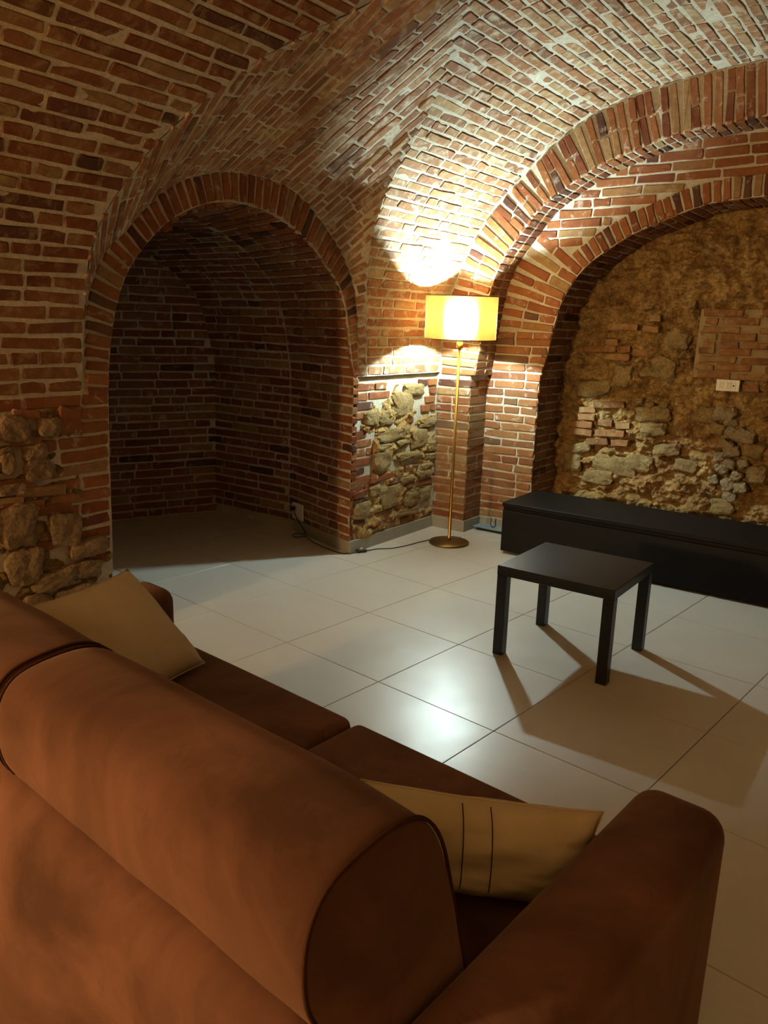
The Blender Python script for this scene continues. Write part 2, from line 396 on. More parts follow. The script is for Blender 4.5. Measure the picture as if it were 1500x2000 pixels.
# ------------------------------------------------------------------ ceiling: the barrel vault, in two bays either side of the groins
def barrel(name, side, label, key, mort):
    ys = []; n = len(BAR.p)
    P = []
    for k, (x, z) in enumerate(BAR.p):
        xx = x
        if side == 'front': y0, y1 = -10.0, yg1(x) if x < XAP else -.95; xx = x-.03*max(0, 1-(z-1.21)/.35) if x < XC else x
        else: y0, y1 = (yg2(x) if x < XAP else -.95), 1.05
        P.append([(xx, y, z) for y in np.linspace(y0, y1, 90 if side == 'front' else 28)])
    o = structure(name, grid_mesh(name, P, mort), label)
    m = Masonry(o, key); s = .035
    while s < BAR.L:
        x, z = BAR.at(s); tx, tz = BAR.tan(s); nn = (tz, 0, -tx)
        if side == 'front':
            xx = x-.03*max(0, 1-(z-1.21)/.35) if x < XC else x
            a, b = (xx, yg1(x)-.004, z), (xx, -5.2, z)
        else: xx = x; a, b = (x, 1.028, z), (x, yg2(x)+.006, z)
        H = random.uniform(.047, .053)
        wob = [random.uniform(-.002, .002) for _ in range(2)]
        m.row((a[0], a[1], a[2]+wob[0]), (b[0], b[1], b[2]+wob[1]), nn, H)
        s += .0635
    m.finish(); return o
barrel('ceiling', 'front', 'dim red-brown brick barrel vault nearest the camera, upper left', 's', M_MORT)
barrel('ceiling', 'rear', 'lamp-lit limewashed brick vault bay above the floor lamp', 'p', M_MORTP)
# lunette over the niche
ni = len(LA)
P = [[LA[i]*(1-w)+LG[i]*w for w in np.linspace(0, 1, 18)] for i in range(ni)]
lun = structure('ceiling', grid_mesh('ceiling', P, M_MORTP), 'shadowed brick lunette cell rising from the niche arch to the groins')
m = Masonry(lun, 'p')
CA = Curve(LA, False); CG = Curve(LG, False); mid = Curve(LA*.55+LG*.45, False)
nrow = int(mid.L/.066)
idx = np.arange(ni)
for k in range(nrow):
    sm = (k+.5)*mid.L/nrow; ii = float(np.interp(sm, mid.s, idx))
    e = .5
    lo, hi = float(np.interp(sm-.5*mid.L/nrow, mid.s, idx)), float(np.interp(sm+.5*mid.L/nrow, mid.s, idx))
    at = lambda A, q: np.array([np.interp(q, idx, A[:, c]) for c in range(3)])
    a, b = at(LA, ii), at(LG, ii); a0, a1, b0, b1 = at(LA, lo), at(LA, hi), at(LG, lo), at(LG, hi)
    L = np.linalg.norm(b-a)
    if L < .06: continue
    t = (b-a)/L; x = -random.uniform(0, .2)
    while x < L:
        l = random.gauss(.262, .014) if random.random() < .62 else random.gauss(.13, .01)
        x0, x1 = max(x, .004), min(x+l, L-.004)
        if L-x1 < .06: x1 = L-.004
        if x1-x0 > .045:
            w = (x0+x1)/2/L; c = a*(1-w)+b*w; d = (a1-a0)*(1-w)+(b1-b0)*w; H = np.linalg.norm(d-t*np.dot(d, t))
            n = np.cross(t, d); n /= np.linalg.norm(n)
            if np.dot(n, np.array([1.3, -.95, 1.0])-c) < 0: n = -n
            if H < .115: m.add(c, t, n, x1-x0-.012, max(.03, H-.013))
            else:
                u = d/np.linalg.norm(d)
                for sg in (-1, 1): m.add(c+u*sg*H*.25, t, n, x1-x0-.012, H*.5-.013)
        if x1 >= L-.005: break
        x += l
m.finish()

# ------------------------------------------------------------------ left wall: pier left of the niche
LEDGE = 1.21
wl = structure('wall_left', grid_mesh('wall_left', bil((0, -10.0, 0), (0, -1.90, 0), (0, -1.862, LEDGE), (0, -10.0, LEDGE), 90, 26), M_MORT), 'old brick and rubble pier left of the dark niche')
m = Masonry(wl, 'b')
z = LEDGE-.032; r = 0
def jy(z): return float(np.interp(z, [0, .5, .9, 1.21], [-1.90, -1.896, -1.885, -1.862]))
while z > .40:
    y1 = jy(z)
    y0 = -4.2 if z > 1.165 else (-2.14-random.uniform(-.03, .09) if z > .5 else -2.05)
    m.row((0, y1, z), (0, y0, z), (1, 0, 0), .05, off=0 if r % 2 else -.13)
    z -= .0635; r += 1
m.finish()
def rock_field(name, P, n, amp, mat, parent, seed=0., strata=0.0, ridged=True):
    """uneven rubble face: P grid of points pushed along n by layered noise"""
    P = np.array(P, float); ni, nj = P.shape[:2]; n = Vector(n); v = []
    for i in range(ni):
        for j in range(nj):
            p = Vector(P[i, j]); q = p+Vector((seed, seed*.7, 0))
            a = noise.hetero_terrain(q*3.3, .9, 2.1, 5, .5)-.6
            b = noise.noise(Vector((q.x*9, q.y*9, q.z*15)))*.5+noise.noise(q*27)*.28+noise.noise(q*60)*.14
            c = -abs(noise.noise(q*7.5+Vector((5, 1, 3))))*1.1
            h = a*.45+b+c*.6+(.42-noise.voronoi(Vector((q.x*8, q.y*8, q.z*12)))[0][0])*1.3+(.4-noise.voronoi(Vector((q.x*23, q.y*23, q.z*31)))[0][0])*.55
            if strata: h += strata*noise.noise(Vector((q.x*1.7, q.y*1.7, q.z*21)))
            v.append(p+n*amp*h)
    f = [(i*nj+j, (i+1)*nj+j, (i+1)*nj+j+1, i*nj+j+1) for i in range(ni-1) for j in range(nj-1)]
    me = mesh(name, v, f, mat, False)
    return link(name, me, parent) if parent else me
def stone_lib(n, mat):
    out = []
    for k in range(n):
        bm = bmesh.new(); bmesh.ops.create_icosphere(bm, subdivisions=3, radius=1.0)
        off = Vector((random.uniform(0, 99), random.uniform(0, 99), random.uniform(0, 99)))
        for v in bm.verts:
            d = v.co.normalized(); p = 5.0
            sq = 1/(abs(d.x)**p+abs(d.y)**p+abs(d.z)**p)**(1/p)
            r = (sq*.88)*(1+.26*noise.noise(d*1.3+off)+.14*noise.noise(d*3.2+off)+.07*noise.noise(d*8+off))
            v.co = d*r*.5*Vector((1, 1, 1)).x
        me = bpy.data.meshes.new('stone'); bm.to_mesh(me); bm.free(); me.materials.append(mat)
        for p in me.polygons: p.use_smooth = False
        out.append(me)
    return out
M_STONED = stone_mat('brown_stone', (.30, .21, .12), (.19, .125, .07))
SD = stone_lib(8, M_STONED)
SL = stone_lib(8, M_STONE); SG = stone_lib(6, M_STONEG)
def stone(parent, c, axis, w, h, d, lib, rot=0., name='stone'):
    """axis 'x': face looks along +x (w along y); 'y': face looks along -y (w along x)"""
    o = bpy.data.objects.new(name, random.choice(lib)); COL.objects.link(o); o.parent = parent; o.location = c
    R = Matrix.Rotation(rot, 4, 'X' if axis == 'x' else 'Y')
    S = Matrix.Diagonal((d, w, h, 1)) if axis == 'x' else Matrix.Diagonal((w, d, h, 1))
    o.matrix_basis = Matrix.Translation(c) @ R @ S
    return o
rock_field('rubble', bil((.004, -3.0, .0), (.004, -1.905, .0), (.004, -2.10, 1.15), (.004, -3.0, 1.15), 110, 110), (1, 0, 0), .030, M_EARTHD, wl, 3.)['kind'] = 'stuff'
rock_field('rubble', bil((.006, -2.12, .0), (.006, -1.905, .0), (.006, -1.90, .43), (.006, -2.12, .43), 26, 46), (1, 0, 0), .030, M_EARTHD, wl, 9.)['kind'] = 'stuff'
for (y, z, w, h) in [(-2.342, 1.082, .142, .117), (-2.184, 1.075, .109, .088), (-2.258, .97, .114, .074), (-2.246, .893, .143, .102), (-2.358, .656, .165, .191), (-2.141, .599, .153, .166), (-2.345, .463, .162, .161),
                     (-2.027, .487, .203, .09), (-2.203, .371, .227, .087), (-2.036, .382, .147, .083), (-2.383, .938, .074, .098), (-2.379, .824, .122, .06), (-2.385, .991, .093, .039), (-2.5, .9, .14, .12), (-2.52, 1.05, .13, .1),
                     (-2.55, .7, .16, .14), (-2.12, .26, .18, .12), (-1.99, .25, .13, .1), (-2.3, .27, .16, .12)]:
    stone(wl, (.004, y, z), 'x', w*1.12, h*1.12, .07, SD, random.uniform(-.15, .15))
m = Masonry(wl, 'b')
for (y, z, w, h) in [(-2.073, 1.09, .11, .13), (-2.28, 1.135, .12, .04), (-2.37, .84, .2, .045), (-2.24, .79, .24, .045), (-2.33, .74, .2, .04), (-2.29, 1.02, .13, .04), (-2.20, .70, .2, .045), (-2.45, .77, .24, .045), (-2.26, .54, .12, .045)]:
    m.add((.012, y, z), (0, 1, -.08), (1, 0, 0), w, h)
m.finish()

# ------------------------------------------------------------------ niche arch ring
def ring_strip(name, inner, outer, front, mat, label, nseg=120, sof=None):
    """flat ring between two matched polylines (functions of 0..1 -> 3D) plus a soffit strip going back by `sof`"""
    v, f = [], []
    for k in range(nseg+1):
        a = Vector(inner(k/nseg)); b = Vector(outer(k/nseg)); v += [a+Vector(sof) if sof else a, a, b]
    for k in range(nseg):
        f += [(3*k+1, 3*k+2, 3*k+5, 3*k+4), (3*k, 3*k+1, 3*k+4, 3*k+3)]
    return structure(name, mesh(name, v, f, mat), label)
i0 = NIN.s[np.argmin(abs(NIN.p[:, 1]-1.21)+(NIN.p[:, 0] < -1)*9)]; i1 = NIN.s[np.argmin(abs(NIN.p[:, 1]-1.21)+(NIN.p[:, 0] > -1)*9)]
NO = Curve(NOUT[::-1], False)
def n_in(t): y, z = NIN.at(i0+(i1-i0)*t); return (0.0, y, z)
# outer point matched by the direction from the arch centre
def n_out(t):
    y, z = NIN.at(i0+(i1-i0)*t); ty, tz = NIN.tan(i0+(i1-i0)*t); nrm = np.array([tz, -ty])  # outward
    best = None; o = np.array([y, z])
    d = NOUT-o; along = d@nrm; across = abs(d@np.array([ty, tz]))
    k = int(np.argmin(across+(along < 0)*9)); L = min(.26, max(.03, along[k]))
    q = o+nrm*L; return (0.0, q[0], max(q[1], LEDGE))
tr = ring_strip('trim_1', n_in, n_out, 0, M_MORT, 'brick arch ring framing the dark niche', sof=None)
m = Masonry(tr, 'b'); s = i0+.03
while s < i1:
    t = (s-i0)/(i1-i0); a = np.array(n_in(t)); b = np.array(n_out(t)); L = np.linalg.norm(b-a)
    if L > .04: m.add((a+b)/2, b-a, (1, 0, 0), L-.008, random.uniform(.040, .048), proud=random.uniform(.006, .012))
    s += .056
m.finish()

# ------------------------------------------------------------------ niche interior: jamb, vault, back wall
P = []
ss = np.linspace(0, NIN.L, 130)
for a in ss:
    y, z = NIN.at(a); row = []
    xe = back_x(y+.238)
    for w in np.linspace(0, 1, 40):
        x = w*xe; row.append((x, y+shift(x), z))
    P.append(row)
nv = structure('wall_niche_side', grid_mesh('wall_niche_side', P, M_MORT), 'dark brick jamb and tunnel vault inside the niche')
m = Masonry(nv, 'b'); a = .095; r = 0
while a < NIN.L-.05:
    y, z = NIN.at(a); ty, tz = NIN.tan(a)
    n = np.array([0, -tz, ty])
    if np.dot(n, np.array([0, -.95-y, 1.0-z])) < 0: n = -n
    xe = back_x(y+.238); H = random.uniform(.046, .052)
    if y > -1.5:
        m.row((0 if z < 1.3 else -.025, y, z), (-.77, y+.238, z), (n[0]-.3*abs(n[1]), n[1], n[2]), H, off=0 if r % 2 else -.13)
        m.row((-.785, y+.238, z), (xe, y+.238, z), n, H)
    a += .0635; r += 1
m.finish()
bw = structure('wall_niche_back', grid_mesh('wall_niche_back', bil((back_x(.35), .35, 0), (back_x(-2.1), -2.1, 0), (back_x(-2.1), -2.1, 2.3), (back_x(.35), .35, 2.3), 40, 40), M_MORT), 'dark brick back wall of the niche')
m = Masonry(bw, 'b'); z = .035
bn = np.array([.78, -.34, 0])/math.hypot(.78, .34)
half = [(p[0], p[1]) for p in NIN.p]
def ymax(z): return float(np.interp(z, [q[1] for q in half[:int(len(half)*.52)]], [q[0] for q in half[:int(len(half)*.52)]]))
while z < 2.12:
    y0 = ymax(z)+.238; 
    m.row((back_x(y0), y0, z), (back_x(-1.6), -1.6, z), bn, random.uniform(.046, .052)); z += .0635
m.finish()

# ------------------------------------------------------------------ the pier in the corner: faces A (x=0), B (y=1.045), C (x=.30)
wc = structure('wall_corner', grid_mesh('wall_corner', bil((0, 0, 0), (.012, 1.05, 0), (.0, 1.05, LEDGE), (0, .05, LEDGE), 40, 40), M_MORTP, .003), 'stepped brick corner pier with exposed rubble stones behind the lamp')
link('face_front', grid_mesh('face_front', bil((.012, 1.045, 0), (.30, 1.045, 0), (.30, 1.045, LEDGE), (0, 1.045, LEDGE), 12, 40), M_MORTP, .003), wc)
link('face_side', grid_mesh('face_side', bil((.30, 1.043, 0), (.30, 1.31, 0), (.30, 1.31, LEDGE), (.30, 1.043, LEDGE), 12, 40), M_MORTP, .003), wc)
link('ledge_underside', grid_mesh('ledge_underside', bil((0, .12, LEDGE), (.036, .12, LEDGE), (.036, 1.05, LEDGE), (0, 1.05, LEDGE), 3, 12), M_MORTP, 0), wc)
link('ledge_side', grid_mesh('ledge_side', bil((.30, 1.045, LEDGE), (.337, 1.045, LEDGE), (.337, 1.31, LEDGE), (.30, 1.31, LEDGE), 3, 6), M_MORTP, 0), wc)
RUB = [(.0, .0), (.0, .30), (.10, .41), (.21, .42), (.235, .53), (.245, .80), (.10, .86), (.11, 1.0), (.30, 1.01), (.44, 1.05), (.50, 1.14), (.80, 1.14), (.85, 1.02), (.77, .90), (1.04, .885), (1.04, .1), (.4, .0)]
def inside(p, poly):
    c = False; j = len(poly)-1
    for i in range(len(poly)):
        (xi, yi), (xj, yj) = poly[i], poly[j]
        if (yi > p[1]) != (yj > p[1]) and p[0] < (xj-xi)*(p[1]-yi)/(yj-yi)+xi: c = not c
        j = i
    return c
m = Masonry(wc, 'b'); z = .12; r = 0
while z < LEDGE-.02:
    ye = float(np.interp(z, [0, 1.21], [0, .045]))
    y = ye+.004; first = True
    while y < 1.03:
        l = (.13 if r % 2 else .20) if first else (random.gauss(.262, .012) if random.random() < .5 else random.gauss(.13, .01)); first = False
        y1 = min(y+l, 1.035)
        if y1-y > .04 and not inside(((y+y1)/2, z), RUB) and not inside((y+.03, z), RUB): m.add((.0+.012*y, (y+y1)/2, z), (0, 1, 0), (1, 0, 0), y1-y-.012, .05)
        y = y1+.001
    m.row((.016, 1.045, z), (.304, 1.045, z), (0, -1, 0), .05, off=0 if r % 2 else -.13)
    m.row((.30, 1.047, z), (.30, 1.30, z), (1, 0, 0), .05, off=-.13 if r % 2 else 0)
    z += .0635; r += 1
for (y0, z0, y1, z1) in [(.509, .528, .625, .467), (.633, .532, .824, .48), (.204, .476, .5, .497), (.653, .383, 1.04, .372), (.235, .206, .571, .224), (.115, .146, .376, .14), (.885, .127, 1.04, .124), (.578, .879, .738, .872),
                         (.426, .443, .592, .445), (.385, .165, .541, .149), (.02, .22, .16, .22), (.02, .40, .19, .41), (.02, .345, .19, .345), (.6, .12, .8, .125)]:
    m.add((.012, (y0+y1)/2, (z0+z1)/2), (0, y1-y0, z1-z0 if abs(z1-z0) < .03 else 0), (1, 0, 0), y1-y0-.01, .046)
m.finish()
# rubble face set slightly back, with its stones
pts = np.array(bil((.016, .006, .088), (.022, 1.04, .088), (.018, 1.04, 1.17), (.016, .03, 1.17), 150, 160))
ru = rock_field('rubble', pts, (1, 0, 0), .034, M_EARTH, wc, 1., .35); ru['kind'] = 'stuff'
for v in ru.data.vertices:
    if not inside((v.co.y, v.co.z), RUB): v.co.x = -.012
for (y, z, w, h) in [(.586, .998, .301, .176), (.715, 1.092, .265, .089), (.198, .928, .17, .108), (.383, .913, .211, .111), (.923, .838, .27, .074), (.481, .787, .459, .101), (.821, .728, .265, .147), (.97, .65, .15, .089),
                     (.356, .618, .244, .164), (.691, .604, .397, .066), (.589, .712, .17, .052), (.362, .705, .212, .056), (.479, .332, .334, .184), (.732, .277, .239, .123), (.93, .277, .2, .113), (.123, .283, .22, .126),
                     (.693, .176, .356, .06), (.902, .436, .249, .076), (.675, .427, .234, .06), (.97, .568, .13, .055), (.94, .497, .18, .055), (.269, .403, .136, .089)]:
    stone(wc, (-.004, y, z), 'x', w*1.03, h*1.05, .085, SL, random.uniform(-.08, .08))

# ------------------------------------------------------------------ great wall arch (ring 1), its soffit, the tympanum behind it and the deep recess
YF, YT, YR = 1.045, 1.30, 1.68
SH = len(SOF.p); 
def sof_match(t):
    x, z = SOF.at(SOF.L*t); return np.array([x, z])
def bar_match(t):
    """extrados point straight outward from the soffit point"""
    p = SOF.at(SOF.L*t); tx, tz = SOF.tan(SOF.L*t); n = np.array([-tz, tx]); d = BAR.p-p; along = d@n; ac = abs(d@np.array([tx, tz]))
    k = int(np.argmin(ac+(along < 0)*9)); return BAR.p[k] if p[1] > 1.3 else np.array([.03 if p[0] < XC else 4.47, p[1]])
v, f = [], []; NS = 150
for k in range(NS+1):
    t = k/NS; a = sof_match(t); b = bar_match(t); v += [(a[0], YT+.01, a[1]), (a[0], YF, a[1]), (b[0], YF, b[1])]
for k in range(NS): f += [(3*k+1, 3*k+4, 3*k+5, 3*k+2), (3*k, 3*k+3, 3*k+4, 3*k+1)]
t2 = structure('trim_2', mesh('trim_2', v, f, M_MORTP), 'wide lamp-lit brick arch springing behind the floor lamp')
m = Masonry(t2, 'b'); s = .02
while s < SOF.L-.02:
    p = SOF.at(s); tx, tz = SOF.tan(s); b = bar_match(s/SOF.L); L = np.linalg.norm(b-p)
    if not seen((p[0], YF, p[1])): s += .06; continue
    w = random.uniform(.043, .051)
    if p[1] < 1.72: dirn = np.array([-1 if p[0] < XC else 1, (p[1]-1.2)*.35]); dirn /= np.linalg.norm(dirn); b = p+dirn*(L if p[1] > 1.35 else min(p[0], 4.5-p[0])-.035)
    d = (b-p)/np.linalg.norm(b-p); L = np.linalg.norm(b-p)-.012
    cuts = [0, 1] if random.random() < .5 and L < .3 else [0, random.choice([.46, .5, .55]), 1]
    for c0, c1 in zip(cuts[:-1], cuts[1:]):
        c = p+d*(L*(c0+c1)/2+.003); m.add((c[0], YF, c[1]), (d[0], 0, d[1]), (0, -1, 0), L*(c1-c0)-.010, w, proud=random.uniform(.006, .014))
    nin = (tz, 0, -tx)
    for ya, yb in ((YF-.004, YF+.125), (YF+.135, YT-.003)):
        c = (p[0], (ya+yb)/2, p[1]); m.add(c, (0, 1, 0), nin, yb-ya-.006, w)
    s += .059
m.finish()
# tympanum: everything between the soffit and the opening, in the plane y=1.30
def opn_x(z): return float(np.interp(z, [q[1] for q in OPN.p[:len(OPN.p)//2]], [q[0] for q in OPN.p[:len(OPN.p)//2]])) if z > 1.18 else .73
def sof_x(z): return float(np.interp(z, [q[1] for q in SOF.p[:SH//2]], [q[0] for q in SOF.p[:SH//2]])) if z > 1.2 else .30
P = []
for k in range(NS+1):
    t = k/NS; a = OPN.at(OPN.L*t); b = SOF.at(SOF.L*t); P.append([(a[0]*(1-w)+b[0]*w, YT, a[1]*(1-w)+b[1]*w) for w in np.linspace(0, 1, 8)])
tw = structure('wall_back', grid_mesh('wall_back', P, M_MORTP, .003), 'lamp-lit brick wall between the wide arch and the recess')
link('jamb_base', grid_mesh('jamb_base', bil((.29, YT, 0), (.73, YT, 0), (.735, YT, 1.2), (.29, YT, 1.2), 14, 40), M_MORTP, .003), tw)
link('jamb_base', grid_mesh('jamb_base', bil((3.765, YT, 0), (4.5, YT, 0), (4.5, YT, 1.2), (3.765, YT, 1.2), 14, 30), M_MORTP, .003), tw)
m = Masonry(tw, 'b'); z = .12; r = 0
while z < 1.46:
    m.row((2*XC-opn_x(z)-.003, YT, z), (4.2, YT, z), (0, -1, 0), .05, off=0 if r % 2 else -.13)
    m.row((opn_x(z)+.003, YT, z), (sof_x(z)+.003, YT, z), (0, -1, 0), .05, off=0 if r % 2 else -.13); z += .0635; r += 1
zo = np.linspace(1.50, 1.945, 9); zs = np.linspace(1.50, 2.19, 9)
for k, (a, b) in enumerate(zip(zo, zs)):
    pa = np.array([opn_x(a)-.002, YT, a]); pb = np.array([sof_x(b)+.004, YT, b]); H = .047+.02*(k/9)
    m.row(pa, pb, (0, -1, 0), H, off=0 if k % 2 else -.13)
lft = m.row
def both(a, b, n, H, **k):
    lft(a, b, n, H, **k)
    lft((2*XC-a[0], a[1], a[2]), (2*XC-b[0], b[1], b[2]), n, H, **k)
m.row = both
# ring 2 voussoirs
s0 = OPN.s[int(np.argmin(abs(OPN.p[:, 1]-1.965)+(OPN.p[:, 0] > XC)*9))]; s = s0+.03
RX = []
while s < OPN.L:
    p = OPN.at(s); tx, tz = OPN.tan(s); n = np.array([-tz, tx])
    if p[0] > 3.62: break
    c = p+n*.068; m.add((c[0], YT, c[1]), (n[0], 0, n[1]), (0, -1, 0), .126, random.uniform(.042, .05), proud=random.uniform(.007, .013))
    RX.append(p+n*.142); s += .057
RX = np.array(RX)
z = 2.14
while z < 2.74:
    zz = z
    xl = max(sof_x(z), float(np.interp(-z, [-2.19, -1.945], [.66, 1.02])) if z < 2.19 else 0)+.006
    if zz < RX[:, 1].max()-.01:
        k = np.argsort(RX[:len(RX)//1, 1][:int(np.argmax(RX[:, 1]))+1]); xr = float(np.interp(zz, RX[:int(np.argmax(RX[:, 1]))+1, 1], RX[:int(np.argmax(RX[:, 1]))+1, 0]))-.012
    else: xr = 2.25
    m.row((xl, YT, zz), (xr, YT, zz+.004), (0, -1, 0), random.uniform(.047, .053)); z += .0625
m.finish()
# recess reveal
v = []; 
pp = [(.73, 0), (.73, .4), (.73, .8)]+[tuple(q) for q in OPN.p]+[(3.77, .8), (3.77, 0)]
OP2 = Curve(pp, False)
P = [[(OP2.at(a)[0], y, OP2.at(a)[1]) for y in np.linspace(YT, YR+.06, 6)] for a in np.linspace(0, OP2.L, 150)]
rv = structure('trim_3', grid_mesh('trim_3', P, M_MORT, .003), 'shadowed brick reveal of the deep recess')
m = Masonry(rv, 'b'); s = .05; r = 0
while s < OP2.L:
    p = OP2.at(s); tx, tz = OP2.tan(s); nn = (tz, 0, -tx)
    if p[0] < 4.4: m.row((p[0], YT+.002, p[1]), (p[0], YR+.03, p[1]), nn, .049, off=0 if r % 2 else -.13)
    s += .0615; r += 1
m.finish()
# recess back: rough earth and rubble
dn = structure('wall_recess', rock_field('wall_recess', bil((.60, YR, 0), (3.9, YR, 0), (3.9, YR, 2.45), (.60, YR, 2.45), 400, 300), (0, -1, 0), .065, M_EARTH, None, 21., .45), 'rough ochre earth and rubble wall at the back of the recess')
m = Masonry(dn, 'e')
for (x0, z0, x1, z1) in [(.915, 1.413, 1.166, 1.424), (1.192, 1.419, 1.268, 1.422), (1.087, 1.364, 1.274, 1.367), (1.753, 1.69, 2.016, 1.694), (1.77, 1.639, 1.86, 1.635), (1.882, 1.641, 2.119, 1.635), (1.754, 1.581, 2.009, 1.582),
        (1.76, 1.535, 1.861, 1.533), (1.884, 1.533, 2.111, 1.535), (1.767, 1.472, 1.857, 1.475), (2.021, 1.481, 2.191, 1.482), (1.88, 1.478, 2.008, 1.48), (1.749, 1.436, 1.861, 1.441), (1.884, 1.436, 2.091, 1.439), (1.756, 1.38, 2.001, 1.384), (2.023, 1.379, 2.204, 1.383),
        (1.739, 1.327, 1.864, 1.328), (1.875, 1.328, 2.105, 1.332), (1.755, 1.275, 1.98, 1.277), (2.015, 1.276, 2.218, 1.277), (2.057, 1.198, 2.175, 1.206), (1.022, 1.005, 1.27, 1.018), (.916, .955, 1.052, .967), (.907, .90, 1.057, .909),
        (.843, .840, 1.036, .848), (.847, .783, 1.041, .79), (1.055, .791, 1.292, .809), (1.074, .872, 1.194, .876), (1.209, .859, 1.325, .87), (.993, .719, 1.168, .735), (1.182, .726, 1.325, .738), (1.381, 1.648, 1.466, 1.65),
        (1.283, 1.404, 1.445, 1.399), (1.085, 1.581, 1.314, 1.581), (1.34, 1.576, 1.463, 1.567), (1.07, 1.47, 1.174, 1.467)]:
    hh = .049 if not (x0 > 1.73 and 1.25 < z0 < 1.7) else .044
    m.add(((x0+x1)/2, YR-(.034 if x0 > 1.73 else .024), (z0+z1)/2), (x1-x0, 0, z1-z0), (0, -1, 0), abs(x1-x0)-.008, hh, proud=random.uniform(0, .012))
for k in range(8):
    z = [1.692, 1.638, 1.5815, 1.534, 1.4815, 1.438, 1.381, 1.330][k]; m.row((2.125+.07*(k % 2), YR-.034, z), (3.1, YR-.034, z), (0, -1, 0), .045, off=0)
m.row((2.25, YR-.034, 1.277), (3.1, YR-.034, 1.277), (0, -1, 0), .045, off=0)
m.finish()
pm = plain('patch_mortar', (.34, .25, .14), .95, .1, grain=30, bump=.5)
link('mortar_bed', rock_field('mortar_bed', bil((1.725, YR-.024, 1.255), (3.1, YR-.024, 1.255), (3.1, YR-.024, 1.715), (1.735, YR-.024, 1.715), 110, 46), (0, -1, 0), .007, pm, None, 4.), dn)['kind'] = 'stuff'
for (x, z, w, h) in [(1.589, 1.5, .2, .141), (1.477, 1.304, .279, .205), (1.926, .904, .135, .118), (2.025, .368, .18, .146), (1.476, .972, .283, .136), (1.489, .861, .21, .112), (1.234, .562, .394, .169), (1.415, .598, .253, .14), (1.834, .992, .229, .154),
                     (2.175, .777, .172, .152), (2.218, .615, .161, .164), (1.112, .453, .27, .132), (.896, .546, .154, .175), (1.021, 1.126, .308, .153), (1.223, 1.228, .154, .199), (1.37, 1.051, .075, .074), (1.447, 1.032, .074, .062),
                     (1.545, 1.04, .073, .061), (1.666, 1.746, .069, .092), (1.36, 1.731, .098, .071), (1.931, .478, .103, .085), (.95, .66, .2, .1), (1.6, .72, .22, .11), (1.75, .62, .2, .12)]:
    stone(dn, (x, YR+.012, z), 'y', w*.95, h*.9, random.uniform(.075, .10), SL, random.uniform(-.2, .2))
for (x, z, w, h) in [(1.968, 1.016, .167, .105), (2.04, .892, .121, .094), (2.02, .961, .099, .07), (2.119, .877, .141, .105), (2.006, .805, .111, .071), (2.045, .761, .121, .083), (1.972, .716, .079, .072), (2.044, .677, .089, .071), (2.099, .599, .077, .071),
                     (2.051, .532, .1, .096), (2.015, .637, .067, .072), (2.131, .519, .099, .084), (1.98, .645, .068, .06), (2.13, .69, .08, .07), (2.07, .45, .1, .08), (1.95, .55, .08, .07)]:
    stone(dn, (x, YR-.02, z), 'y', w, h, .07, SG, random.uniform(-.4, .4))
# unseen rest of the room
structure('wall_right', mesh('wall_right', [(4.5, -10.0, 0), (4.5, -6.0, 0), (4.5, -6.0, 1.25), (4.5, -10.0, 1.25), (4.5, -.4, 0), (4.5, 1.35, 0), (4.5, 1.35, 1.25), (4.5, -.4, 1.25)], [(0, 1, 2, 3), (4, 5, 6, 7)], M_BRICK), 'plain brick side wall right of the picture')
structure('wall_front', mesh('wall_front', [(-.1, -10.0, 0), (4.6, -10.0, 0), (4.6, -10.0, 3.2), (-.1, -10.0, 3.2)], [(0, 1, 2, 3)], M_BRICK), 'brick end wall behind the photographer')
for nm in ('wall_right', 'wall_front'):
    me = bpy.data.objects[nm].data; a = me.attributes.new('tint', 'FLOAT', 'POINT'); a.data.foreach_set('value', [.6]*len(me.vertices))

# ------------------------------------------------------------------ skirting
def skirting(name, a, b, n, label, h=.088, th=.011):
    a = Vector((*a, 0)); b = Vector((*b, 0)); n = Vector((*n, 0)).normalized(); v = []
    for q in (a, b):
        for (d, z) in ((0, 0), (th, 0), (th, h-.004), (th-.004, h), (0, h)): v.append(q+n*d+Vector((0, 0, z)))
    f = [tuple((k, (k+1) % 5, 5+(k+1) % 5, 5+k)) for k in range(5)]+[(4, 3, 2, 1, 0), (5, 6, 7, 8, 9)]
    o = structure(name, mesh(name, v, f, M_SKIRT), label); return o
skirting('baseboard_left', (0.006, -.014), (.018, 1.033), (1, 0), 'grey tile skirting under the exposed rubble stones')
skirting('baseboard_niche', (0.012, -.004), (-.70, .218), (-.3, -1), 'grey tile skirting on the niche jamb below the socket')
skirting('baseboard_back', (.018, 1.040), (.318, 1.040), (0, -1), 'short grey tile skirting on the corner pier behind the lamp')
skirting('baseboard_right', (.306, 1.03), (.306, 1.295), (1, 0), 'short grey tile skirting on the side of the corner pier')
skirting('baseboard_back', (.306, 1.293), (.735, 1.293), (0, -1), 'grey tile skirting beside the low black cabinet')

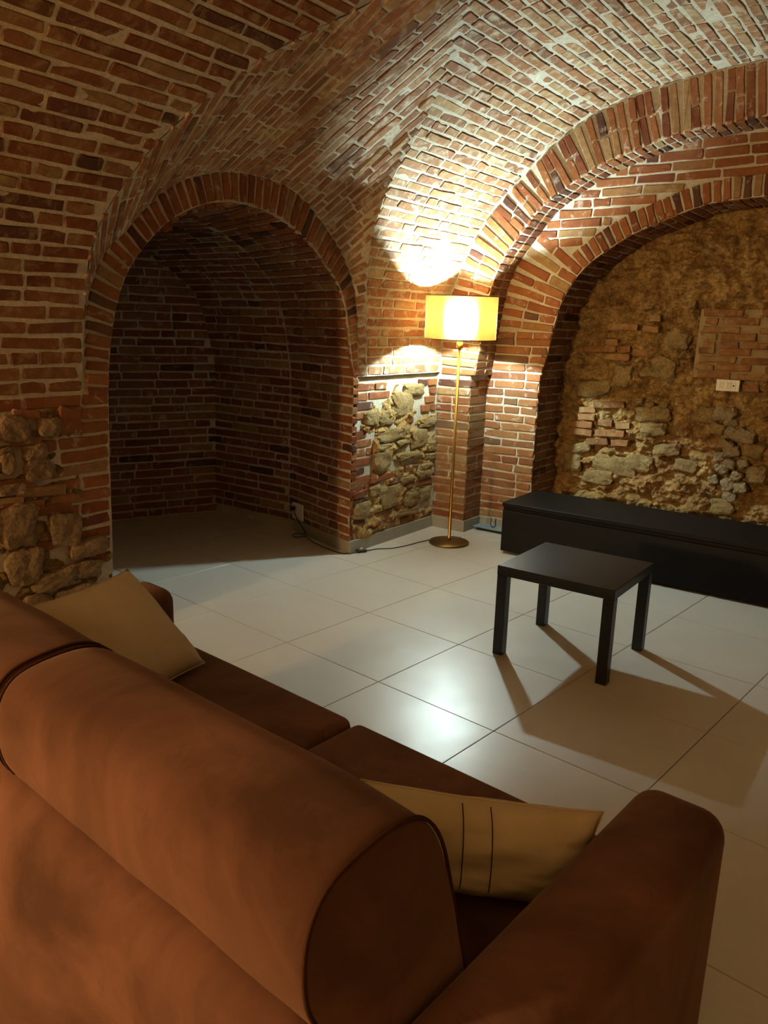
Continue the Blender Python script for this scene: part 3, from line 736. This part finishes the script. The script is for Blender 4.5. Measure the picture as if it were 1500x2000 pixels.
# ------------------------------------------------------------------ low black television cabinet
cab = tag(empty('media_cabinet', (.79, .72, 0)), 'long low black wood-grain media cabinet against the recess', 'cabinet')
CL, CD, CH = 2.40, .56, .366
def part(name, mat, parent, boxes, bev=.002, seg=1, smooth=False):
    bm = bmesh.new()
    for c, s in boxes: rbox(bm, c, s, bev, seg)
    return from_bm(name, bm, mat, parent, smooth)
part('carcass', M_OAKB, cab, [((CL/2, .02+(CD-.02)/2, .022+.31/2), (CL-.004, CD-.02, .31))])
part('top_panel', M_OAKB, cab, [((CL/2, CD/2, CH-.014), (CL, CD, .028))])
part('plinth', M_OAKB, cab, [((CL/2, CD/2+.03, .011), (CL-.12, CD-.12, .022))])
for k in range(2):
    part('door', M_OAKB, cab, [((1.2*k+.6+(.016 if k == 0 else 0), .010, .018+.147), (1.2-.011+(.03 if k == 0 else -.03), .018, .294))])

# ------------------------------------------------------------------ side table
tb = tag(empty('side_table', (1.880, -.615, 0)), 'square black side table standing on four straight legs', 'table')
TW, TD, TH = .575, .545, .452
part('table_top', M_TABLE, tb, [((0, 0, TH-.0235), (TW, TD, .047))], .0025)
for sx in (-1, 1):
    for sy in (-1, 1): part('leg', M_TABLE, tb, [((sx*(TW/2-.0262), sy*(TD/2-.0262), (TH-.047)/2), (.050, .050, TH-.047))], .002)

# ------------------------------------------------------------------ floor lamp
lamp = tag(empty('floor_lamp', (.392, .690, 0)), 'brass floor lamp with a glowing tan drum shade in the corner', 'lamp')
lathe('base', [(.001, .0), (.142, .0), (.146, .004), (.146, .013), (.141, .017), (.05, .021), (.016, .024), (.001, .024)], M_BRASSD, lamp)
stem = empty('stem', (0, 0, .02), parent=lamp); stem.rotation_euler = (math.radians(1.3), math.radians(1.1), 0)
lathe('pole', [(.0125, .0), (.0125, .03), (.0112, .032), (.0112, 1.41)], M_BRASS, stem, 20, cap=True)
lathe('collar', [(.009, 1.385), (.021, 1.387), (.0225, 1.392), (.0225, 1.425), (.018, 1.43), (.006, 1.43)], M_BRASS, stem, 24)
lathe('bulb_holder', [(.017, 1.43), (.022, 1.44), (.022, 1.475), (.018, 1.478), (.019, 1.49), (.030, 1.520), (.0325, 1.536), (.001, 1.536)], M_WHITEP, stem, 24)
SB, ST, SR = 1.450, 1.735, .244
lathe('shade', [(SR, SB), (SR, SB+.07), (SR, SB+.145), (SR, SB+.22), (SR, ST)], M_SHADE, stem, 72)
for z in (SB, ST): lathe('shade_rim', [(SR-.003, z-.003), (SR+.0025, z-.003), (SR+.0025, z+.003), (SR-.003, z+.003), (SR-.003, z-.003)], M_BRASSD, stem, 72)
for k in range(3):
    a = 2*math.pi*k/3+.6; tube('shade_spoke', [(.02*math.cos(a), .02*math.sin(a), 1.452), (.13*math.cos(a), .13*math.sin(a), 1.450), ((SR-.001)*math.cos(a), (SR-.001)*math.sin(a), SB+.002)], .0022, M_BRASSD, stem, 6)
bm = bmesh.new(); bmesh.ops.create_uvsphere(bm, u_segments=16, v_segments=10, radius=.034)
bmesh.ops.bisect_plane(bm, geom=bm.verts[:]+bm.edges[:]+bm.faces[:], plane_co=(0, 0, -.012), plane_no=(0, 0, -1), clear_outer=True)
for v in bm.verts: v.co.z += 1.548
tag(from_bm('bulb', bm, M_BULB, stem, True), 'lit white bulb inside the shade')
# its cord: base -> foot switch -> loop -> plug
cordpts = [(.246, .655, .006), (.218, .531, .005), (.200, .40, .005), (.162, .285, .005), (.101, .214, .005), (.075, .14, .006), (.060, .098, .010)]
tube('power_cord', [Vector(p)-lamp.location for p in cordpts], .0032, M_BLACKP, lamp, 6)
cord2 = [(.045, .045, .010), (.02, -.01, .005), (-.04, -.050, .005), (-.15, -.03, .005), (-.26, .0, .005), (-.36, .035, .008), (-.46, .075, .02), (-.50, .075, .012), (-.55, .05, .005), (-.60, .085, .005), (-.61, .14, .005), (-.56, .14, .008), (-.48, .095, .03), (-.55, .13, .07), (-.62, .150, .12), (-.660, .165, .165), (-.668, .185, .180)]
tube('power_cord', [Vector(p)-lamp.location for p in cord2], .0034, M_BLACKP, lamp, 6)
bm = bmesh.new(); rbox(bm, (0, 0, .012), (.078, .036, .024), .010, 3, Matrix.Rotation(1.05, 3, 'Z'))
sw = from_bm('foot_switch', bm, M_BLACKP, lamp, True); sw.location = Vector((.053, .072, 0))-lamp.location
bm = bmesh.new(); rbox(bm, (0, 0, .028), (.024, .016, .010), .004, 2, Matrix.Rotation(1.05, 3, 'Z'))
from_bm('button', bm, M_GREYP, sw, True)
JN = Vector((-.295, -.955, 0)).normalized(); JT = Vector((-.955, .295, 0)).normalized()
pl = tube('plug', [Vector((-.672, .2075, .182))+JN*.012-lamp.location, Vector((-.672, .2075, .180))+JN*.034-lamp.location, Vector((-.670, .2075, .176))+JN*.046-lamp.location], .014, M_BLACKP, lamp, 12)

# ------------------------------------------------------------------ socket low on the niche jamb and switch plate in the recess
so = tag(empty('wall_socket', (-.636, .1966, .160), math.atan2(JT.y, JT.x)), 'pale socket plate low on the niche jamb holding the black plug', 'socket')
# local x runs along the jamb (into the niche), local -y... face looks along local +y
bm = bmesh.new(); rbox(bm, (0, .012, 0), (.150, .010, .125), .003, 2); from_bm('plate', bm, M_WHITEP, so)
bm = bmesh.new(); rbox(bm, (.035, .0175, .02), (.045, .003, .045), .001, 1); from_bm('socket_insert', bm, M_GREYP, so)
ws = tag(empty('wall_switch', (1.972, YR-.048, 1.2127)), 'cream three-module switch plate on the rubble wall of the recess', 'switch')
bm = bmesh.new(); rbox(bm, (0, .0, 0), (.150, .012, .078), .004, 2); from_bm('plate', bm, M_WHITEP, ws)
bm = bmesh.new(); rbox(bm, (0, .016, 0), (.130, .034, .064), .002, 1); from_bm('back_box', bm, M_GREYP, ws)
for k, (mt, nm) in enumerate(((M_WHITEP, 'socket_module'), (M_WHITEP, 'rocker'), (M_WHITEP, 'rocker'), (M_WHITEP, 'jack_module'))):
    bm = bmesh.new(); rbox(bm, (-.040+.0262*k, -.0072, 0), (.0248, .004, .046), .0015, 1, Matrix.Rotation(0.06 if k == 2 else 0, 3, 'X')); p = from_bm(nm, bm, mt, ws)
    if k == 0:
        for dx, dz in ((-.006, .012), (-.006, 0), (-.006, -.012), (.006, .010), (.006, -.012)):
            b2 = bmesh.new(); rbox(b2, (-.040+dx, -.0096, dz), (.003, .001, .006), 0, 1); from_bm('hole', b2, M_BLACKP, p)
    if k == 3:
        h = lathe('hole', [(.0001, 0), (.0055, 0), (.0055, .001), (.0001, .001)], M_BLACKP, p, 14, loc=(.0386, -.0100, 0)); h.rotation_euler = (math.pi/2, 0, 0)

# ------------------------------------------------------------------ glass sheet lying by the cabinet, with a black hook standing on it
gs = tag(empty('glass_sheet', (.0, .0, 0)), 'bluish glass sheet lying on the floor beside the black cabinet', 'glass')
bm = bmesh.new(); rbox(bm, (.555, 1.222, .027), (.46, .118, .008), .0015, 1); from_bm('pane', bm, M_GLASS, gs)
bm = bmesh.new(); rbox(bm, (.555, 1.225, .0115), (.42, .085, .023), .002, 1); from_bm('foam_strip', bm, M_BLACKP, gs)
hk = tag(tube('hook', [(.452, 1.215, .105), (.456, 1.215, .085), (.452, 1.215, .064), (.456, 1.215, .044), (.474, 1.215, .0345), (.492, 1.215, .044), (.496, 1.215, .064), (.492, 1.215, .085), (.497, 1.215, .104)], .0042, M_BLACKP, None, 8), 'small black U-shaped hook standing on the glass sheet', 'hook')

# ------------------------------------------------------------------ sofa (local u to the right, v towards the television)
SA = math.atan2(-.0906, .9959)
sofa = tag(empty('sofa', (2.99, -2.545, 0), SA), 'two-seat brown suede sofa seen from behind', 'sofa')
def soft(name, c, size, bev, parent, seg=5, puff=0.0, mat=M_SUEDE, cuts=0):
    bm = bmesh.new(); vs = rbox(bm, (0, 0, 0), size, bev, seg)
    if puff:
        bmesh.ops.subdivide_edges(bm, edges=[e for e in bm.edges if e.calc_length() > .12], cuts=7, use_grid_fill=True)
        for v in bm.verts:
            a = max(0, 1-(2*v.co.x/size[0])**2)*max(0, 1-(2*v.co.y/size[1])**2)
            if v.co.z > 0: v.co.z += puff*a
    for v in bm.verts: v.co += Vector(c)
    return from_bm(name, bm, mat, parent, True)
soft('seat_base', (-1.055, -.49, .165), (1.76, .94, .20), .02, sofa, 2)
for (u0, u1) in ((-1.945, -1.052), (-1.040, -.186)):
    soft('seat_cushion', ((u0+u1)/2, -.345, .345), (u1-u0, .70, .155), .032, sofa, 4, .018)
for (u0, u1) in ((-2.135, -1.935), (-.188, .008)):
    soft('arm', ((u0+u1)/2, -.503, .328), (u1-u0, 1.026, .556), .055, sofa, 6)
bf = soft('back_frame', (-1.0725, -.937, .358), (1.738, .17, .68), .062, sofa, 6)
for v in bf.data.vertices:
    if v.co.y < -.93: v.co.y -= max(0, .66-v.co.z)*.16   # the back panel slopes outwards to the floor
PROF = [(-.62, .425), (-.668, .60), (-.705, .735), (-.738, .835), (-.783, .893), (-.84, .912), (-.92, .907), (-.975, .890), (-1.005, .85), (-1.014, .79), (-1.004, .725), (-.972, .66), (-.955, .58), (-.935, .50), (-.91, .435), (-.85, .42), (-.76, .418)]
PC = catmull(PROF+[PROF[0]], 4)[:-1]
def back_cushion(u0, u1):
    c = np.array([np.mean(PC[:, 0]), np.mean(PC[:, 1])]); v, f = [], []; n = len(PC)
    st = [(u0, .80), (u0, .975), (u0+.006, .993)]; L = u1-u0
    rows = [(u0+.002, .955), (u0+.008, .985), (u0+.022, .998)]+[(u0+L*t, 1+.010*math.sin(math.pi*t)) for t in np.linspace(.06, .94, 15)]+[(u1-.022, .998), (u1-.008, .985), (u1-.002, .955)]
    for u, k in rows:
        for q in PC:
            d = c+(q-c)*k; w = .004*noise.noise(Vector((u*5, d[0]*6, d[1]*6))); v.append((u, d[0]+w, d[1]+w))
    for i in range(len(rows)-1):
        for k in range(n): f.append((i*n+k, (i+1)*n+k, (i+1)*n+(k+1) % n, i*n+(k+1) % n))
    a = len(v); v.append((u0-.004, c[0]-.03, c[1])); v.append((u1+.004, c[0]-.03, c[1]))
    for k in range(n): f.append((a, k, (k+1) % n)); e = (len(rows)-1)*n; f.append((a+1, e+(k+1) % n, e+k))
    o = link('back_cushion', mesh('back_cushion', v, f, M_SUEDE, True), sofa)
    for u in (u0+.006, u1-.006):
        pts = [(u, c[0]+(q[0]-c[0])*.990, c[1]+(q[1]-c[1])*.990) for q in PC[:48]]
        tube('piping', pts, .0032, M_SEAM, o, 5, False, closed_ends=True)
    return o
back_cushion(-1.945, -1.052); back_cushion(-1.040, -.192)
for (u, v_) in ((-2.08, -.06), (-.06, -.06), (-2.08, -.97), (-.06, -.97)): part('foot', M_BLACKP, sofa, [((u, v_, .026), (.05, .05, .052))], .004)

# ------------------------------------------------------------------ scatter cushions
def pillow(name, w, h, th, seed, wr=.006, n=30):
    v, f = [], []
    for side in (1, -1):
        for i in range(n+1):
            for j in range(n+1):
                s, t = -1+2*i/n, -1+2*j/n
                x = s*(1-.07*(1-t*t)*abs(s)**2); y = t*(1-.07*(1-s*s)*abs(t)**2)
                z = th/2*max(0, (1-s**4))**.55*max(0, (1-t**4))**.55*(.72+.28*(1-s*s)*(1-t*t))
                edge = max(abs(s), abs(t)); ww = noise.noise(Vector((s*2.2+seed, t*2.2, side*3)))*wr+noise.noise(Vector((s*7+seed, t*7, side)))*wr*.8*edge
                v.append((x*w/2, y*h/2, side*(z+ww*(1-edge**8))))
    N = (n+1)**2
    for side in (0, 1):
        for i in range(n):
            for j in range(n):
                q = (side*N+i*(n+1)+j, side*N+(i+1)*(n+1)+j, side*N+(i+1)*(n+1)+j+1, side*N+i*(n+1)+j+1); f.append(q if side == 0 else q[::-1])
    me = mesh(name, v, f, M_CANVAS, True); bm = bmesh.new(); bm.from_mesh(me); bmesh.ops.remove_doubles(bm, verts=bm.verts, dist=1e-5); bm.to_mesh(me); bm.free()
    for p in me.polygons: p.use_smooth = True
    return link(name, me)
def place(o, c, ex, ey):
    ex = Vector(ex).normalized(); ey = Vector(ey); ey = (ey-ex*ey.dot(ex)).normalized(); ez = ex.cross(ey)
    m = Matrix.Identity(4)
    for r in range(3): m[r][0] = ex[r]; m[r][1] = ey[r]; m[r][2] = ez[r]; m[r][3] = c[r]
    o.matrix_world = SM @ m
SM = Matrix.Translation((2.99, -2.545, 0)) @ Matrix.Rotation(SA, 4, 'Z')
p1 = tag(pillow('scatter_cushion', .41, .45, .15, 2.), 'beige scatter cushion propped on the far left sofa arm', 'cushion', 'beige cushions on the sofa')
place(p1, (-1.685, -.368, .60), (.27, .094, -.27), (.16, -.40, .01))
p2 = tag(pillow('scatter_cushion', .50, .205, .14, 11., .011), 'beige scatter cushion wedged upright beside the right sofa arm', 'cushion', 'beige cushions on the sofa')
place(p2, (-.372, -.372, .537), (.35, .31, -.06), (-.05, .20, .95))
def pil_z(x, y, w, h, th):
    a, b = x/(w/2), y/(h/2)
    return th/2*max(0, 1-a**4)**.55*max(0, 1-b**4)**.55*(.72+.28*(1-a*a)*(1-b*b))
for dx in (-.045, .012):
    tube('stitch_line', [(dx+.002*k, .095-.022*k, pil_z(dx, .095-.022*k, .50, .205, .14)+.006) for k in range(8)], .0012, M_SEAM, p2, 5)
for (o, w, h) in ((p1, .41, .45), (p2, .50, .205)):
    e = []
    for (s0, t0, s1, t1) in ((-1, -1, 1, -1), (1, -1, 1, 1), (1, 1, -1, 1), (-1, 1, -1, -1)):
        for q in np.linspace(0, 1, 14)[:-1]:
            a, b = s0+(s1-s0)*q, t0+(t1-t0)*q; e.append((a*(1-.07*(1-b*b)*abs(a)**2)*w/2, b*(1-.07*(1-a*a)*abs(b)**2)*h/2, 0))
    tube('seam', e+[e[0]], .0022, M_CANVAS, o, 6, False)
